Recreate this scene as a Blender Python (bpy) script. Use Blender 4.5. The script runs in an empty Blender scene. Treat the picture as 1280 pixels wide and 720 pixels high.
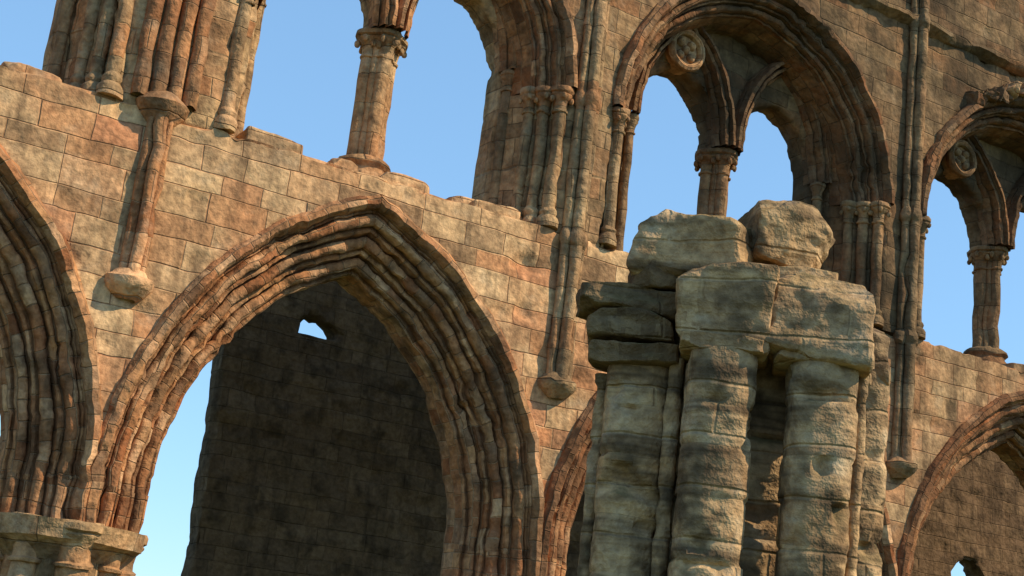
import bpy, bmesh, math, random
from mathutils import Vector, Matrix, noise
random.seed(7)
sc=bpy.context.scene
sc.view_settings.view_transform='Standard'; sc.view_settings.look='None'; sc.view_settings.exposure=0
COL=sc.collection

# ---------------------------------------------------------------- materials
def stone(name, tints, bw, rh, mortar=0.012, dark=(0.085,0.055,0.034), dark_amt=0.55, moss=0.0, bump=1.0, joint=0.4, strata=0.0, drift=None, darken_x=0.0, light=1.3, rough_h=.03, mcol=(.10,.07,.045), sx0=7.8, sx1=12.5, irr=.0, grey=.3, groove=0.0, big_h=.08):
    m=bpy.data.materials.new(name); m.use_nodes=True
    nt=m.node_tree; N=nt.nodes; L=nt.links; N.clear()
    out=N.new('ShaderNodeOutputMaterial'); bs=N.new('ShaderNodeBsdfPrincipled')
    bs.inputs['Roughness'].default_value=0.95
    bs.inputs['Specular IOR Level'].default_value=0.05
    L.new(bs.outputs[0],out.inputs[0])
    uv=N.new('ShaderNodeUVMap'); tc=N.new('ShaderNodeTexCoord')
    def noi(scale,detail,rough=.6,dist=0,vec=None):
        n=N.new('ShaderNodeTexNoise'); n.inputs['Scale'].default_value=scale; n.inputs['Detail'].default_value=detail
        n.inputs['Roughness'].default_value=rough; n.inputs['Distortion'].default_value=dist
        L.new(vec or tc.outputs['Object'],n.inputs['Vector']); return n
    def mr(src,a,b,c=0,d=1):
        r=N.new('ShaderNodeMapRange'); r.inputs[1].default_value=a; r.inputs[2].default_value=b; r.inputs[3].default_value=c; r.inputs[4].default_value=d
        L.new(src,r.inputs[0]); return r.outputs[0]
    def mix(fac,a,b,mode='MIX'):
        x=N.new('ShaderNodeMix'); x.data_type='RGBA'; x.blend_type=mode
        if hasattr(fac,'links'): L.new(fac,x.inputs[0])
        else: x.inputs[0].default_value=fac
        for s,v in ((6,a),(7,b)):
            if hasattr(v,'links'): L.new(v,x.inputs[s])
            else: x.inputs[s].default_value=(*v,1)
        return x.outputs[2]
    n1=noi(0.8,3); n2=noi(2.4,3,.62); n3=noi(11,3,.65)
    sub=N.new('ShaderNodeVectorMath'); sub.operation='SUBTRACT'; sub.inputs[1].default_value=(.5,.5,.5)
    L.new(n1.outputs['Color'],sub.inputs[0])
    scl=N.new('ShaderNodeVectorMath'); scl.operation='SCALE'; scl.inputs['Scale'].default_value=0.12
    L.new(sub.outputs[0],scl.inputs[0])
    add=N.new('ShaderNodeVectorMath'); L.new(uv.outputs[0],add.inputs[0]); L.new(scl.outputs[0],add.inputs[1])
    vec=add.outputs[0]
    if irr>0:
        s2=N.new('ShaderNodeSeparateXYZ'); L.new(uv.outputs[0],s2.inputs[0])
        c2=N.new('ShaderNodeCombineXYZ')
        for k,(sc_,am) in enumerate(((1.15,irr*1.6),(1.5,irr))):
            nn=N.new('ShaderNodeTexNoise'); nn.noise_dimensions='1D'; nn.inputs['Scale'].default_value=sc_; nn.inputs['Detail'].default_value=1
            L.new(s2.outputs[k],nn.inputs['W']); L.new(mr(nn.outputs[0],0,1,-am,am),c2.inputs[k])
        a2=N.new('ShaderNodeVectorMath'); L.new(vec,a2.inputs[0]); L.new(c2.outputs[0],a2.inputs[1]); vec=a2.outputs[0]
    br=N.new('ShaderNodeTexBrick'); L.new(vec,br.inputs['Vector'])
    br.inputs['Color1'].default_value=(0,0,0,1); br.inputs['Color2'].default_value=(1,1,1,1); br.inputs['Mortar'].default_value=(.5,.5,.5,1)
    br.inputs['Scale'].default_value=1; br.inputs['Mortar Size'].default_value=mortar; br.inputs['Mortar Smooth'].default_value=1.0
    br.inputs['Brick Width'].default_value=bw; br.inputs['Row Height'].default_value=rh
    br.squash=1.4; br.squash_frequency=3; br.offset=.43
    ramp=N.new('ShaderNodeValToRGB'); cr=ramp.color_ramp
    while len(cr.elements)>1: cr.elements.remove(cr.elements[-1])
    for i,t in enumerate(tints):
        if i==0: e=cr.elements[0]; e.position=0
        else: e=cr.elements.new(i/(len(tints)-1))
        e.color=(*t,1)
    L.new(br.outputs['Color'],ramp.inputs[0])
    c=ramp.outputs[0]
    c=mix(mr(n1.outputs[0],.50,.66,0,.5),c,drift or tints[0])
    c=mix(mr(n2.outputs[0],.46,.30,0,grey),c,(.40,.35,.255))
    c=mix(mr(n2.outputs[0],.50,.66,0,dark_amt),c,dark)
    mp=N.new('ShaderNodeMapping'); mp.inputs['Scale'].default_value=(3.0,3.0,.4) if not strata else (.7,.7,6.0); L.new(tc.outputs['Object'],mp.inputs[0])
    n5=noi(1.0,3,.65,0,mp.outputs[0])
    c=mix(mr(n5.outputs[0],.48,.66,0,.55 if not strata else strata),c,dark)
    c=mix(mr(n3.outputs[0],.36,.66,0,1),mix(1,c,(.78,.75,.72),'MULTIPLY'),mix(1,c,(light,light*.98,light*.93),'MULTIPLY'))
    if moss>0 or groove>0:
        g=N.new('ShaderNodeNewGeometry')
    if moss>0:
        sp=N.new('ShaderNodeSeparateXYZ'); L.new(g.outputs['Normal'],sp.inputs[0])
        mu=N.new('ShaderNodeMath'); mu.operation='MULTIPLY'; L.new(mr(sp.outputs[2],.1,.8,.06,1),mu.inputs[0]); L.new(mr(n2.outputs[0],.40,.60,.0,moss),mu.inputs[1])
        c=mix(mu.outputs[0],c,(.17,.145,.055))
    if groove>0:   # darker red-brown in the hollows of the mouldings
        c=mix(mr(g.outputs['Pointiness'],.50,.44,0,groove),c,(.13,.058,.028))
    if darken_x>0:  # stone gets darker towards the right, varied by noise
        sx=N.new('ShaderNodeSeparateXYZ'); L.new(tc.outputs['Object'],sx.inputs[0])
        f=mr(sx.outputs[0],sx0,sx1,.0,darken_x)
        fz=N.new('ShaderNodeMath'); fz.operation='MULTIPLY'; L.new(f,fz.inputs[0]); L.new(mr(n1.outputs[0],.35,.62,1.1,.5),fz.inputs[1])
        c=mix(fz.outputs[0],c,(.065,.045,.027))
    c=mix(mr(br.outputs['Fac'],0,1,0,joint),c,mcol)
    L.new(c,bs.inputs['Base Color'])
    def ma(a,k,b=None):
        x=N.new('ShaderNodeMath'); x.operation='MULTIPLY_ADD'; L.new(a,x.inputs[0]); x.inputs[1].default_value=k
        if b is None: x.inputs[2].default_value=0
        else: L.new(b,x.inputs[2])
        return x.outputs[0]
    h=ma(br.outputs['Fac'],-.013); h=ma(br.outputs['Color'],.012,h); h=ma(n2.outputs[0],big_h,h); h=ma(n3.outputs[0],rough_h,h)
    if strata: h=ma(n5.outputs[0],.03,h)
    b=N.new('ShaderNodeBump'); b.inputs['Strength'].default_value=min(1,bump); b.inputs['Distance'].default_value=1.0
    L.new(h,b.inputs['Height']); L.new(b.outputs[0],bs.inputs['Normal'])
    return m
def warm(ts,k=(1.06,.89,.70)): return [tuple(a*b for a,b in zip(t,k)) for t in ts]
T_buff=warm([(.46,.23,.13),(.60,.43,.28),(.64,.49,.33),(.38,.28,.19),(.68,.53,.36),(.50,.27,.17),(.58,.43,.28),(.30,.21,.14),(.54,.33,.20),(.62,.47,.31),(.40,.29,.20)])
T_grey=warm([(.38,.21,.12),(.45,.33,.21),(.52,.40,.26),(.28,.21,.14),(.56,.43,.29),(.42,.26,.16)])
T_vous=warm([(.27,.12,.06),(.50,.31,.17),(.38,.20,.11),(.64,.46,.30),(.18,.10,.06),(.52,.34,.20),(.35,.17,.09)],(1.07,.86,.69))
T_pier=warm([(.42,.29,.17),(.50,.39,.26),(.34,.27,.19),(.55,.43,.29),(.29,.21,.14),(.45,.35,.24)])
M_wall=stone('ashlar_sandstone',T_buff,.60,.30,dark_amt=.50,joint=.22,darken_x=.4,sx0=11,sx1=18,mcol=(.16,.11,.07),irr=.16,rough_h=.02,big_h=.05)
M_tri=stone('weathered_sandstone',T_grey,.60,.31,dark_amt=.6,joint=.2,darken_x=.88,irr=.14,rough_h=.025,big_h=.06)
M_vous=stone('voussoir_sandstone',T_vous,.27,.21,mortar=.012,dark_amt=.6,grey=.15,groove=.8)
M_tv=stone('triforium_voussoir_sandstone',T_vous,.27,.21,mortar=.012,dark_amt=.6,darken_x=.82,groove=.5)
M_shaft=stone('shaft_sandstone',T_grey,.9,.42,mortar=.01,dark_amt=.6,darken_x=.65,groove=.4)
M_red=stone('red_shaft_sandstone',T_vous,.6,.36,mortar=.01,dark_amt=.4)
M_pier=stone('lichened_sandstone',T_pier,1.3,.36,mortar=.018,dark_amt=.85,moss=.55,strata=.88,drift=(.50,.30,.14),joint=.0,rough_h=.035,grey=.5,big_h=.04)
M_pdark=stone('shaded_pier_sandstone',[tuple(v*.4 for v in t) for t in T_pier],1.3,.36,mortar=.018,dark_amt=.7,moss=.5,strata=.6,joint=.0,rough_h=.04,grey=.1)  # darkened copy of the pier stone: left-side shade painted into the tints
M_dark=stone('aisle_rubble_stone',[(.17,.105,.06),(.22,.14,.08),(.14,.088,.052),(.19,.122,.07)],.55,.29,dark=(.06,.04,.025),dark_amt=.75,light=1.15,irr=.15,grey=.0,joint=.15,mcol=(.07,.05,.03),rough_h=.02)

# ---------------------------------------------------------------- helpers
def empty(name):
    o=bpy.data.objects.new(name,None); COL.objects.link(o); return o
def box_uv(me):
    uvl=me.uv_layers.new(name='UVMap') if not me.uv_layers else me.uv_layers[0]
    vs=me.vertices
    for p in me.polygons:
        n=p.normal; ax=max(range(3),key=lambda i:abs(n[i]))
        for li in p.loop_indices:
            co=vs[me.loops[li].vertex_index].co
            uvl.data[li].uv=(co.x,co.z) if ax==1 else ((co.y+.13,co.z) if ax==0 else (co.x,co.y))
def erode(co,a1=.02,a2=.008,seed=0):
    p=Vector(co)+Vector((seed*7.3,seed*3.1,0))
    e=max(0,noise.noise(p*1.6)-.12)*1.6
    return Vector(co)+noise.noise_vector(p*2.0)*a1+noise.noise_vector(p*8)*a2*(1+3*e)+Vector((0,1,0))*e*a1*1.8
class B:
    def __init__(s): s.v=[];s.f=[];s.uv=[]
    def grid(s,rows,uvs):
        o=len(s.v); n=len(rows);m=len(rows[0])
        for r in rows: s.v+= [tuple(p) for p in r]
        for i in range(n-1):
            for j in range(m-1):
                s.f.append((o+i*m+j,o+i*m+j+1,o+(i+1)*m+j+1,o+(i+1)*m+j))
                s.uv.append((uvs[i][j],uvs[i][j+1],uvs[i+1][j+1],uvs[i+1][j]))
    def make(s,name,mat,parent,a1=.015,a2=.008,seed=0,ang=40):
        me=bpy.data.meshes.new(name)
        vv=[erode(c,a1,a2,seed) for c in s.v] if a1 or a2 else s.v
        me.from_pydata(vv,[],s.f)
        u=me.uv_layers.new(name='UVMap')
        for p,uvf in zip(me.polygons,s.uv):
            for li,q in zip(p.loop_indices,uvf): u.data[li].uv=q
        bm=bmesh.new(); bm.from_mesh(me); bmesh.ops.remove_doubles(bm,verts=bm.verts,dist=.0005)
        bmesh.ops.recalc_face_normals(bm,faces=bm.faces); bm.to_mesh(me); bm.free()
        for p in me.polygons: p.use_smooth=True
        me.set_sharp_from_angle(angle=math.radians(ang))
        me.materials.append(mat)
        o=bpy.data.objects.new(name,me); COL.objects.link(o); o.parent=parent; return o
def lathe(b,cx,cy,prof,segs=14,a0=0):
    rows=[];uvs=[]
    for i,(r,z) in enumerate(prof):
        row=[];uu=[]
        for j in range(segs+1):
            t=a0+2*math.pi*j/segs
            row.append((cx+r*math.cos(t),cy+r*math.sin(t),z)); uu.append((j/segs*2*math.pi*max(prof[0][0],.1)+cx,z))
        rows.append(row);uvs.append(uu)
    b.grid(rows,uvs)
def shaft(b,cx,cy,r,z0,z1,segs=14,step=.22):
    n=max(2,int((z1-z0)/step)); lathe(b,cx,cy,[(r*(1+.10*noise.noise(Vector((cx*3,cy,i*1.7)))),z0+(z1-z0)*i/n) for i in range(n+1)],segs)
def knob(b,c,r):
    rows=[[(c[0]+r*math.sin(e*math.pi/5)*math.cos(q*math.pi/4),c[1]+r*math.sin(e*math.pi/5)*math.sin(q*math.pi/4),c[2]+r*1.3*math.cos(e*math.pi/5)) for q in range(9)] for e in range(6)]
    b.grid(rows,[[(q*.05+c[0],e*.05+c[2]) for q in range(9)] for e in range(6)])
def capital(b,cx,cy,r,z,h,fl=1.9,segs=16,knobs=0):
    lathe(b,cx,cy,[(r,z),(r*1.25,z+.02*h),(r*1.3,z+.08*h),(r*1.05,z+.13*h),(r*1.05,z+.3*h),(r*1.2,z+.5*h),(r*fl*.9,z+.66*h),(r*fl*.92,z+.70*h),(r*fl*.85,z+.74*h),(r*fl,z+.80*h),(r*fl,z+.93*h),(r*fl*.9,z+h),(0.001,z+h)],segs)
    for k in range(knobs):
        t=k*2*math.pi/knobs+cx
        knob(b,(cx+r*fl*.86*math.cos(t),cy+r*fl*.86*math.sin(t),z+h*(.50+.12*(k%2))),r*.42)
def base(b,cx,cy,r,z,h,fl=1.8,segs=16):
    lathe(b,cx,cy,[(.001,z),(r*fl,z),(r*fl,z+.35*h),(r*fl*.85,z+.5*h),(r*1.2,z+.6*h),(r*1.4,z+.75*h),(r*1.3,z+.88*h),(r,z+h)],segs)
def arc_c(a,h): return (h*h-a*a)/(2*a)
def hsh(a,b): return math.modf(abs(math.sin(a*127.1+b*311.7)*43758.5))[0]
def arch_sweep(b,cx,zs,a,h,prof,step=.08):
    c=arc_c(a,h); R=a+c; n=max(10,int(R*math.acos(max(-1,c/R))/step))
    plen=[0]
    for i in range(1,len(prof)): plen.append(plen[-1]+math.hypot(prof[i][0]-prof[i-1][0],prof[i][1]-prof[i-1][1]))
    for side in (-1,1):
        rows=[];uvs=[]
        for i in range(n+1):
            row=[];uu=[]
            for (r,y),pl in zip(prof,plen):
                rr=R+r; te=math.acos(max(-1,min(1,c/rr))); t=te*i/n
                vb=math.floor(R*te*i/n/.27); jit=(hsh(vb,side+cx)-.5)*.018
                row.append((cx+side*((rr+jit)*math.cos(t)-c),y+(hsh(vb,side*3+cx)-.5)*.014,zs+(rr+jit)*math.sin(t)))
                uu.append((side*R*te*i/n+cx*1.3,pl+.03))
            rows.append(row);uvs.append(uu)
        b.grid(rows,uvs)
def jamb_sweep(b,cx,a,z0,z1,prof):
    plen=[0]
    for i in range(1,len(prof)): plen.append(plen[-1]+math.hypot(prof[i][0]-prof[i-1][0],prof[i][1]-prof[i-1][1]))
    n=max(2,int((z1-z0)/.12))
    for side in (-1,1):
        rows=[[(cx+side*(a+r),y,z0+(z1-z0)*i/n) for r,y in prof] for i in range(n+1)]
        uvs=[[(pl+cx,z0+(z1-z0)*i/n) for pl in plen] for i in range(n+1)]
        b.grid(rows,uvs)
def arch_pts(cx,zs,a,h,n=16):
    c=arc_c(a,h);R=a+c;te=math.acos(c/R)
    l=[(cx-(R*math.cos(te*i/n)-c),zs+R*math.sin(te*i/n)) for i in range(n+1)]
    r=[(cx+(R*math.cos(te*i/n)-c),zs+R*math.sin(te*i/n)) for i in range(n,-1,-1)][1:]
    return l+r
def prism(name,loops,y0,y1,mat,parent,voxel=.08,amp=.02,chip=.08):
    bm=bmesh.new(); edges=[]
    for lp in loops:
        vs=[bm.verts.new((x,y0,z)) for x,z in lp]
        edges+=[bm.edges.new((vs[i],vs[(i+1)%len(vs)])) for i in range(len(vs))]
    bmesh.ops.triangle_fill(bm,use_beauty=True,use_dissolve=False,edges=edges,normal=(0,-1,0))
    r=bmesh.ops.extrude_face_region(bm,geom=bm.faces[:])
    for v in [g for g in r['geom'] if isinstance(g,bmesh.types.BMVert)]: v.co.y=y1
    bmesh.ops.recalc_face_normals(bm,faces=bm.faces)
    me=bpy.data.meshes.new(name); bm.to_mesh(me); bm.free()
    o=bpy.data.objects.new(name,me); COL.objects.link(o)
    md=o.modifiers.new('r','REMESH'); md.mode='VOXEL'; md.voxel_size=voxel
    dg=bpy.context.evaluated_depsgraph_get(); me2=bpy.data.meshes.new_from_object(o.evaluated_get(dg))
    o.modifiers.clear(); o.data=me2; bpy.data.meshes.remove(me); me2.name=name; me=me2
    box_uv(me)
    nrm=[v.normal.copy() for v in me.vertices]
    for v,n in zip(me.vertices,nrm):
        co=v.co
        d=noise.noise(co*1.1)*amp+noise.noise(co*5)*amp*.5
        e=noise.noise(co*2.2+Vector((5,5,5)))
        edge=1-max(abs(n.x),abs(n.y),abs(n.z))
        if edge>.08 and e>0: d-=chip*e*2.0
        q=noise.noise(co*2.9+Vector((1,8,2)))
        if q>.26: d-=(q-.26)*.16
        v.co=co+n*d
    for p in me.polygons: p.use_smooth=True
    me.set_sharp_from_angle(angle=math.radians(50))
    me.materials.append(mat); o.parent=parent
    return o
def rock(name,c,dims,rotz,mat,parent,seed=0,amp=.06,tilt=(0,0),taper=1.0,pw=14,cuts=8,lo=.70,hi=.88):
    rnd=random.Random(seed*17+3)
    bm=bmesh.new(); bmesh.ops.create_cube(bm,size=1)
    bmesh.ops.subdivide_edges(bm,edges=bm.edges[:],cuts=17,use_grid_fill=True)
    M=Matrix.Translation(c)@Matrix.Rotation(rotz,4,'Z')@Matrix.Rotation(tilt[0],4,'X')@Matrix.Rotation(tilt[1],4,'Y')
    planes=[]
    for i in range(cuts):
        nn=Vector((rnd.uniform(-1,1),rnd.uniform(-1,1),rnd.uniform(-.8,1))).normalized()
        sup=(abs(nn.x)+abs(nn.y)+abs(nn.z))
        planes.append((nn,sup*rnd.uniform(lo,hi)))
    for v in bm.verts:
        p=v.co.copy()
        q=Vector((p.x*2,p.y*2,p.z*2)); l=(abs(q.x)**pw+abs(q.y)**pw+abs(q.z)**pw)**(1/pw)
        q=q/l
        for nn,d in planes:
            e=q.dot(nn)-d
            if e>0: q-=nn*e
        tp=1+(taper-1)*(q.z*.5+.5)
        q=Vector((q.x*dims[0]/2*tp,q.y*dims[1]/2*tp,q.z*dims[2]/2))
        s=Vector((seed*3.7,seed*1.9,seed))
        # broken bedding ledges
        st=noise.noise(Vector((q.x*2,q.y*2,q.z*11))+s)
        q+=noise.noise_vector(q*1.8+s)*amp+noise.noise_vector(q*5+s)*amp*.35+noise.noise_vector(q*13+s)*amp*.22
        q.x*=1+.05*st; q.y*=1+.05*st
        v.co=M@q
    bmesh.ops.recalc_face_normals(bm,faces=bm.faces)
    me=bpy.data.meshes.new(name); bm.to_mesh(me); bm.free(); box_uv(me)
    for p in me.polygons: p.use_smooth=True
    me.set_sharp_from_angle(angle=math.radians(30))
    me.materials.append(mat); o=bpy.data.objects.new(name,me); COL.objects.link(o); o.parent=parent; return o
def mould(n,dr,dy,rr,r0=-.10,y0=.04,hood=True):
    P=[(.10,.06),(.10,-.05),(.05,-.11),(-.02,-.12),(-.06,-.06),(-.08,.05)] if hood else [(.03,.05),(0,0)]
    for k in range(n):
        r=r0-dr*k;y=y0+dy*k
        P.append((r,y)); cr=r-rr*1.25; cy=y+rr*.7
        for t in range(0,181,30):
            P.append((cr+rr*math.cos(math.radians(t)),cy-rr*math.sin(math.radians(t))))
        P.append((cr-rr*.9,y+dy*.62))
        r2=r-dr; rq=rr*.45
        cq=(cr-rr*1.1+(r2-(cr-rr*1.1))*.5, y+dy*.72)
        for t in range(30,151,60): P.append((cq[0]+rq*math.cos(math.radians(t)),cq[1]-rq*math.sin(math.radians(t))))
        P.append((r2+.005,y+dy*.9))
    P.append((r0-dr*n,y0+dy*n))
    return P

# ---------------------------------------------------------------- abbey wall
abbey=empty('ruined_abbey_wall')
PX=[-7.6,-1.8,4.05,9.78,16.05,22.2,28.3]
ZI=3.63; ZS=4.05; ZL=8.35; ZCAP=10.35; RISE=3.95
bays=[((PX[i]+PX[i+1])/2,(PX[i+1]-PX[i])/2) for i in range(len(PX)-1)]
lp=[]
for cx,hw in bays:
    a=hw-.06
    lp+= [(cx-a+.03,ZI-.05)]+arch_pts(cx,ZS,a-.03,RISE-.03,24)+[(cx+a-.03,ZI-.05)]
lp+=[(PX[-1]+.8,ZI-.05)]
x=PX[-1]+.8
while x>PX[0]-.8:
    lp.append((x,ZL+.07*noise.noise(Vector((x*1.3,2,0)))+.05*(hsh(x,1)-.5))); x-=.45
lp+=[(PX[0]-.8,ZL),(PX[0]-.8,ZI-.05)]
prism('arcade_wall',[lp],0,1.6,M_wall,abbey,voxel=.07)
b=B()
P_main=mould(3,.22,.20,.068)
P_main+=[(-.76,1.0),(-.5,1.05),(-.5,1.3),(-.1,1.35),(-.1,1.64),(.1,1.64)]
for cx,hw in bays:
    arch_sweep(b,cx,ZS,hw-.06,RISE,P_main,step=.07)
    jamb_sweep(b,cx,hw-.06,ZI-.02,ZS,P_main)
b.make('arcade_arch_mouldings',M_vous,abbey,a1=.034,a2=.017,ang=35)
b=B()
for px in PX:
    lathe(b,px,.8,[(.66,z*.3) for z in range(0,12)]+[(.66,3.4)],8,math.pi/8)
    lathe(b,px,.8,[(.66,3.2),(.8,3.38),(.9,3.42),(.92,3.62),(0.01,3.62)],24)
    for k in range(8):
        t=k*math.pi/4; rr=.68 if k%2==0 else .62; r=.17 if k%2==0 else .14
        x,y=px+rr*math.cos(t),.8+rr*math.sin(t)
        shaft(b,x,y,r,.3,3.2); capital(b,x,y,r,3.14,.49,1.75); base(b,x,y,r,0,.35)
b.make('arcade_piers',M_shaft,abbey,a1=.025,a2=.014)

# ---------------- triforium: (centre, front half span, lancet centre, lancet offset, lancet half width)
TR=[]
for i,(cx,hw) in enumerate(bays):
    if i==2: TR.append((7.12,2.36,7.12,1.0,.80))
    elif i==3: TR.append((12.92,2.6,13.0,1.0,.80))
    elif i==4: TR.append((19.12,2.82,19.2,1.12,.92))
    else: TR.append((cx,2.4,cx,.98,.78))
HF=2.75; ZL2=10.75; YT=.92
lp=[]
for cx,AF,lc,LO,LW in TR:
    lp+=[(cx-AF+.02,ZL-.1)]+arch_pts(cx,ZCAP,AF-.02,HF,20)+[(cx+AF-.02,ZL-.1)]
lp+=[(PX[-1]+.8,ZL-.1)]
x=PX[-1]+.8
while x>PX[0]-.8:
    lp.append((x,18+.5*noise.noise(Vector((x*.5,7,0)))+.3*(hsh(x,3)-.5))); x-=.8
lp+=[(PX[0]-.8,ZL-.1)]
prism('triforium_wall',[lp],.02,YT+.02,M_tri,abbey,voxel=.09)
lp=[[(PX[0]-.8,ZL-.1),(PX[-1]+.8,ZL-.1),(PX[-1]+.8,17.8),(PX[0]-.8,17.8)]]
for cx,AF,lc,LO,LW in TR:
    lp.append([(lc-LO-LW,8.6)]+arch_pts(lc-LO,ZL2,LW,1.05,10)+arch_pts(lc+LO,ZL2,LW,1.05,10)+[(lc+LO+LW,8.6)])
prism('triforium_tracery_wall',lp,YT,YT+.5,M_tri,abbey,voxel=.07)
b=B(); b2=B(); b3=B()
for i,(cx,AF,lc,LO,LW) in enumerate(TR):
    er=-.46
    P_enc=mould(2,.15,.17,.052,r0=-.08)+[(er,.80),(er,YT+.04)]
    P_jamb=[(.03,.04),(0,.02),(0,.14),(-.14,.16),(-.14,.33),(-.30,.35),(-.32,.5),(er,.80),(er,YT+.04)]
    arch_sweep(b,cx,ZCAP,AF,HF,P_enc)
    jamb_sweep(b3,cx,AF,ZL-.05,ZCAP,P_jamb)
    k=(LO-LW+.06)
    P_sub=[(.02,YT+.05),(.02,YT-.12),(-.1*k,YT-.26),(-.3*k,YT-.27),(-.42*k,YT-.13),(-.5*k,YT-.22),(-.68*k,YT-.21),(-.76*k,YT-.05),(-.84*k,YT-.1),(-.98*k,YT-.06),(-1.0*k,YT+.15)]
    for s in (-1,1):
        arch_sweep(b,lc+s*LO,ZL2-.03,LO,1.95,P_sub,step=.07)
        js=((-.075,.06,.085),(-.22,.24,.08),(-.36,.42,.075))
        if s<0: js=((-.06,.05,.08),)
        for r,y,rad in js:
            x=cx+s*(AF+r)
            shaft(b2,x,y,rad,ZL+.2,ZCAP-.25,12); capital(b2,x,y,rad,ZCAP-.36,.36,2.0,14,5); base(b2,x,y,rad,ZL,.28,1.8,14)
        x=lc+s*(LO+LW+.07); shaft(b2,x,YT-.06,.07,ZL+.2,ZL2-.3,12); capital(b2,x,YT-.06,.07,ZL2-.33,.3,1.8,14)
    y=YT+.22
    for dx,dy,r in ((0,-.17,.1),(.16,0,.1),(-.16,0,.1),(0,.17,.1),(.11,-.12,.05),(-.11,-.12,.05),(0,0,.15)):
        shaft(b2,lc+dx,y+dy,r,ZL+.3,ZL2-.3,12)
        capital(b2,lc+dx,y+dy,r,ZL2-.42,.40,2.15 if r<.12 else 2.3,14,6 if r==.1 else 0)
    base(b2,lc,y,.27,8.5,.42,1.45,18)
b.make('triforium_arch_mouldings',M_tv,abbey,a1=.03,a2=.016,ang=35)
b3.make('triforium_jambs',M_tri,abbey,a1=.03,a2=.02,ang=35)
b2.make('triforium_shafts',M_shaft,abbey,a1=.018,a2=.015)
b=B()
for cx,AF,lc,LO,LW in TR:
    for s in (-1,):
        x0=lc+s*LO-.03;z0=12.05; yb=YT-.14
        R=.29;rr=.06
        rows=[];uvs=[]
        for i in range(25):
            t=i/24*2*math.pi; row=[]
            for j in range(9):
                q=j/8*2*math.pi; Rr=R+rr*math.cos(q)
                row.append((x0+Rr*math.cos(t),yb-rr*math.sin(q)*1.3,z0+Rr*math.sin(t)))
            rows.append(row);uvs.append([(t,j*.1) for j in range(9)])
        b.grid(rows,uvs)
        rows=[[(x0+rd*math.cos(q*math.pi/12),yb+.02+yy,z0+rd*math.sin(q*math.pi/12)) for q in range(25)] for rd,yy in ((.32,.25),(.30,0),(.01,0))]
        b.grid(rows,[[(q*.1,i*.2) for q in range(25)] for i in range(3)])
        for k in range(5):
            ang=k*math.pi/2+math.pi/4; d=.15 if k<4 else 0; r=.08
            rows=[]
            for i in range(7):
                e=i/6*math.pi/2
                rows.append([(x0+d*math.cos(ang)+r*math.cos(e)*math.cos(q*math.pi/5),yb+.02-r*math.sin(e),z0+d*math.sin(ang)+r*math.cos(e)*math.sin(q*math.pi/5)) for q in range(11)])
            b.grid(rows,[[(q*.1,i*.1) for q in range(11)] for i in range(7)])
b.make('carved_roundels',M_wall,abbey,a1=.01,a2=.012)
for i,px in enumerate(PX):
    b=B()
    zt=ZL if i==2 else 17.6
    for dx,dy,r in ((0,-.12,.08),(-.12,-.04,.065),(.12,-.04,.065)):
        if i==2: r*=.85; dx*=.8
        shaft(b,px+dx,dy,r,6.3,zt,12)
        for zz in (ZL-.1,ZCAP-.1,13.6):
            if zz<zt+.1 and i!=2: lathe(b,px+dx,dy,[(r,zz-.1),(r*1.4,zz-.05),(r*1.5,zz+.02),(r*1.3,zz+.08),(r,zz+.14)],12)
    lathe(b,px,.02,[(.12,6.08),(.18,6.12),(.25,6.2),(.28,6.24),(.28,6.31),(.22,6.34),(.18,6.4),(.02,6.42)],18)
    if i==2:
        lathe(b,px,0.05,[(.1,ZL-.25),(.20,ZL-.12),(.29,ZL-.03),(.32,ZL+.06),(.26,ZL+.14),(.2,ZL+.18)],18)
        for dx in (-.3,-.1,.1,.3):
            shaft(b,px+dx,-.02,.09,ZL+.1,ZCAP-.2,12); capital(b,px+dx,-.02,.09,ZCAP-.3,.3,1.6,14)
    b.make('vault_shaft',M_red if i==2 else M_shaft,abbey,a1=.018,a2=.020)
b=B()
z=13.65;d=.14
prof=[(0.05,z-.12),(-.06,z-.08),(-d,z-.02),(-d,z+.06),(0.05,z+.12)]
n=260;x0=PX[0]-.8;x1=PX[-1]+.8
b.grid([[(x0+(x1-x0)*i/n,y,zz) for y,zz in prof] for i in range(n+1)],[[(x0+(x1-x0)*i/n,j*.1) for j in range(5)] for i in range(n+1)])
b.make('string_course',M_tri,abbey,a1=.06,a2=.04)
for i in range(46):
    x=PX[0]+ (PX[-1]-PX[0])*random.random()
    rock('ledge_stone_%d'%i,(x,.25+.2*random.random(),ZL+.03),(.3+.5*random.random(),.45,.16+.1*random.random()),(random.random()-.5)*.2,M_wall,abbey,seed=i,amp=.03)
for i in range(7):
    rock('eroded_carving_%d'%i,(17.45+.2*i+.05*(i%2),-.03-.03*(i%3),12.70+.10*i),(.3,.26,.22),i,M_wall if i in(4,5) else M_tv,abbey,seed=60+i,amp=.10)

# ---------------------------------------------------------------- aisle wall behind
aisle=empty('ruined_aisle_wall')
lp=[[(7.98,-.2),(33,-.2)]]
x=33
while x>8.1: lp[0].append((x,10.3+.3*noise.noise(Vector((x*.6,1,0))))); x-=.8
z=10
while z>0: lp[0].append((7.98-.025*z+.06*noise.noise(Vector((z*1.3,4,0))),z)); z-=.5
lp.append([(9.05,7.92),(9.3,8.32),(9.6,8.16),(10.15,7.90)])
lp.append([(25.5,3)]+arch_pts(26.2,5.3,.7,1.0,8)+[(26.9,3)])
prism('aisle_rubble_wall',lp,7.5,8.05,M_dark,aisle,voxel=.1,amp=.05)

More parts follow.
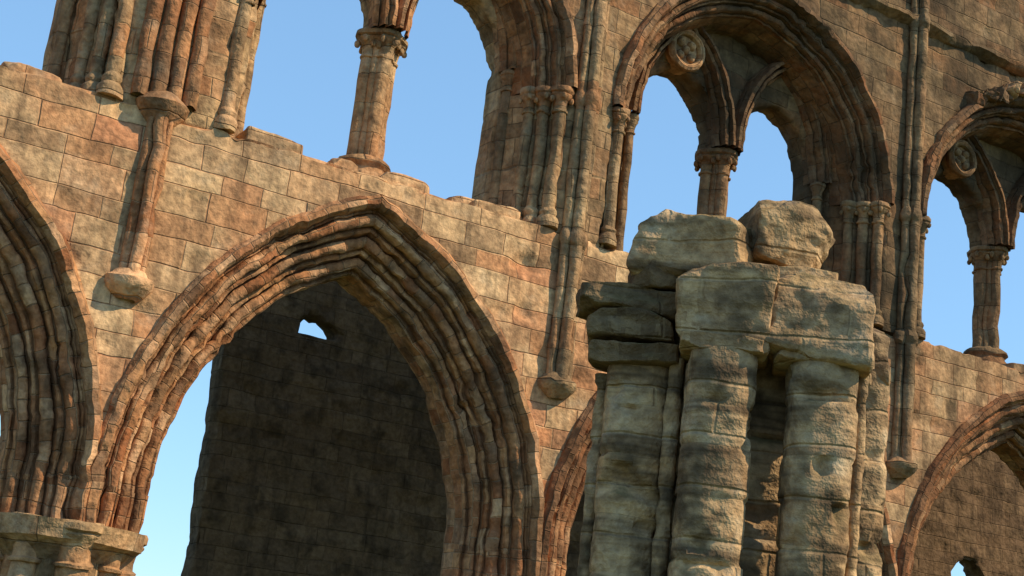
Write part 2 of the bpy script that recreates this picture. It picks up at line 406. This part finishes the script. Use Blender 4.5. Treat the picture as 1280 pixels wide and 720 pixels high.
# ---------------------------------------------------------------- broken pier in front
pier=empty('broken_clustered_pier')
V=Vector((.638,.770,0)); Rt=Vector((.770,-.638,0)); C0=Vector((6.62,-7.5,0))
rz=math.atan2(Rt.y,Rt.x)
def pp(s,t,z): q=C0+Rt*s-V*t; return Vector((q.x,q.y,z))
b=B()
def ps(s,t,r,z1,segs=40,z0=0,pw=3.0):
    q=pp(s,t,0); n=int((z1-z0)/.03)
    cuts=[z0]; k=0
    while cuts[-1]<z1+.5: cuts.append(cuts[-1]+.28+.20*hsh(k,3.3+s*.01)); k+=1
    rows=[];uvs=[]
    for i in range(n+1):
        z=z0+(z1-z0)*i/n
        blk=max(j for j,cz in enumerate(cuts) if cz<=z+1e-6)
        row=[];uu=[]
        ox=(hsh(blk,s*3+1)-.5)*.016; oy=(hsh(blk,s*7+2)-.5)*.016
        for k in range(segs+1):
            a=2*math.pi*k/segs
            sup=1/((abs(math.cos(a))**pw+abs(math.sin(a))**pw)**(1/pw))
            aa=a+rz+.12
            P=Vector((q.x+r*math.cos(aa),q.y+r*math.sin(aa),z))
            zj=z+.010*noise.noise(P*3)
            j=min(abs(zj-cz) for cz in cuts)
            w=.6+.8*noise.noise(P*2.2+Vector((9,0,0)))
            rr=(r*sup*.97+.012*(hsh(blk,s*10)-.5))*(1-.07*max(0,w)*math.exp(-(j/.018)**2))
            e=noise.noise(P*4.2+Vector((blk*1.9,0,0)))
            if e>.30: rr-=(e-.30)*.28*min(1,r/.25)
            rr+=.004*noise.noise(Vector((P.x*6,P.y*6,P.z*18)))+.005*noise.noise(P*14)
            row.append((q.x+ox+rr*math.cos(aa),q.y+oy+rr*math.sin(aa),z)); uu.append((a*r+s+hsh(blk,1)*3,z))
        rows.append(row);uvs.append(uu)
    b.grid(rows,uvs)
ps(-.72,.10,.245,4.85); ps(-.13,.48,.25,5.0); ps(.57,.40,.245,5.0); ps(.90,-.06,.18,5.05)
ps(.0,-.42,.60,5.05,44); ps(-.62,-.6,.25,4.9); ps(.0,-1.0,.27,4.9); ps(.66,-.75,.25,4.9)
ps(-.99,.0,.06,4.8,12,pw=2); ps(.85,.30,.05,4.9,12,pw=2); ps(-.45,.30,.06,4.9,12,pw=2)
b.make('clustered_shafts',M_pier,pier,a1=.008,a2=.005,ang=40)
rock('capital_block_1',pp(-.13,.35,5.22),(.62,.76,.60),rz,M_pier,pier,1,.05,taper=1.10)
rock('capital_block_2',pp(.52,.25,5.22),(.88,.86,.60),rz,M_pier,pier,2,.07,(0,.18),.86)
rock('capital_block_3',pp(.0,-.5,5.2),(1.6,1.0,.55),rz,M_pier,pier,3,.06)
rock('capital_block_4',pp(.54,.36,4.95),(.64,.58,.16),rz,M_pier,pier,13,.03)
rock('capital_block_5',pp(-.13,.42,4.96),(.58,.60,.13),rz,M_pier,pier,14,.03)
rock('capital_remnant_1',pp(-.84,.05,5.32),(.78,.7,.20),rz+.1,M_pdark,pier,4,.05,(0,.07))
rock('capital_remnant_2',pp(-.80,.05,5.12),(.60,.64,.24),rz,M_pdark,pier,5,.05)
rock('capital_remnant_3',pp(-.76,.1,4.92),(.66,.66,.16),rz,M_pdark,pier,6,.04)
rock('top_block_1',pp(-.36,.1,5.74),(.86,.74,.50),rz-.25,M_pier,pier,7,.07,(0,.03),.86)
rock('top_block_2',pp(.25,.0,5.89),(.62,.66,.48),rz+.35,M_pier,pier,21,.07,(.05,.16),.95)
rock('top_block_3',pp(.86,-.2,5.12),(.4,.6,.5),rz,M_pier,pier,9,.05)
rock('top_block_4',pp(.30,.15,5.56),(.7,.5,.14),rz,M_pier,pier,11,.04)
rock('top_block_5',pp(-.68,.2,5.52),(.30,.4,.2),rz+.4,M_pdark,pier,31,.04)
rock('plinth',pp(0,-.2,.1),(2.6,2.4,.5),rz,M_pier,pier,10,.05)

# ---------------------------------------------------------------- ground
gm=bpy.data.materials.new('grass'); gm.use_nodes=True; nt=gm.node_tree
n=nt.nodes.new('ShaderNodeTexNoise'); n.inputs['Scale'].default_value=3; n.inputs['Detail'].default_value=8
tc=nt.nodes.new('ShaderNodeTexCoord'); nt.links.new(tc.outputs['Object'],n.inputs['Vector'])
r=nt.nodes.new('ShaderNodeValToRGB'); r.color_ramp.elements[0].color=(.03,.05,.012,1); r.color_ramp.elements[1].color=(.10,.13,.04,1)
nt.links.new(n.outputs[0],r.inputs[0]); nt.links.new(r.outputs[0],nt.nodes['Principled BSDF'].inputs['Base Color'])
nt.nodes['Principled BSDF'].inputs['Roughness'].default_value=1
me=bpy.data.meshes.new('grass_ground'); S=2500
me.from_pydata([(-S,-S,0),(S,-S,0),(S,S,0),(-S,S,0)],[],[(0,1,2,3)]); me.materials.append(gm)
COL.objects.link(bpy.data.objects.new('grass_ground',me))

# ---------------------------------------------------------------- light
w=bpy.data.worlds.new('World'); sc.world=w; w.use_nodes=True; nt=w.node_tree
sky=nt.nodes.new('ShaderNodeTexSky'); sky.sky_type='NISHITA'; sky.sun_disc=False
sd=Vector((.72,-.694,0)).normalized(); el=math.radians(44)
sky.sun_elevation=el; sky.sun_rotation=math.atan2(sd.x,sd.y)
sky.air_density=1.0; sky.dust_density=.0; sky.ozone_density=3.5
ga=nt.nodes.new('ShaderNodeGamma'); ga.inputs[1].default_value=.5; nt.links.new(sky.outputs[0],ga.inputs[0])
mx=nt.nodes.new('ShaderNodeMix'); mx.data_type='RGBA'; mx.blend_type='MULTIPLY'; mx.inputs[0].default_value=1; mx.inputs[7].default_value=(1.8,2.6,3.25,1)
nt.links.new(ga.outputs[0],mx.inputs[6])
nt.links.new(mx.outputs[2],nt.nodes['Background'].inputs[0]); nt.nodes['Background'].inputs[1].default_value=.14
L=bpy.data.lights.new('sun','SUN'); L.energy=5; L.angle=math.radians(.5); L.color=(1,.84,.60)
lo=bpy.data.objects.new('sun',L); COL.objects.link(lo)
D=Vector((sd.x*math.cos(el),sd.y*math.cos(el),math.sin(el))); lo.rotation_euler=D.to_track_quat('Z','Y').to_euler(); lo.location=D*60

# ---------------------------------------------------------------- camera
th=math.radians(60);p=math.radians(15);ro=math.radians(6.7)
F=Vector((math.cos(th)*math.cos(p),math.sin(th)*math.cos(p),math.sin(p)))
R0=Vector((math.sin(th),-math.cos(th),0)); U0=R0.cross(F)
R=R0*math.cos(ro)+U0*math.sin(ro); U=-R0*math.sin(ro)+U0*math.cos(ro)
M=Matrix((R,U,-F)).transposed().to_4x4(); M.translation=Vector((0,-15.5,2.6))
cam=bpy.data.cameras.new('camera'); cam.sensor_width=36; cam.lens=50.15; cam.clip_end=6000; cam.clip_start=.1
co=bpy.data.objects.new('camera',cam); COL.objects.link(co); co.matrix_world=M; sc.camera=co
print('faces',sum(len(o.data.polygons) for o in bpy.data.objects if o.type=='MESH'))
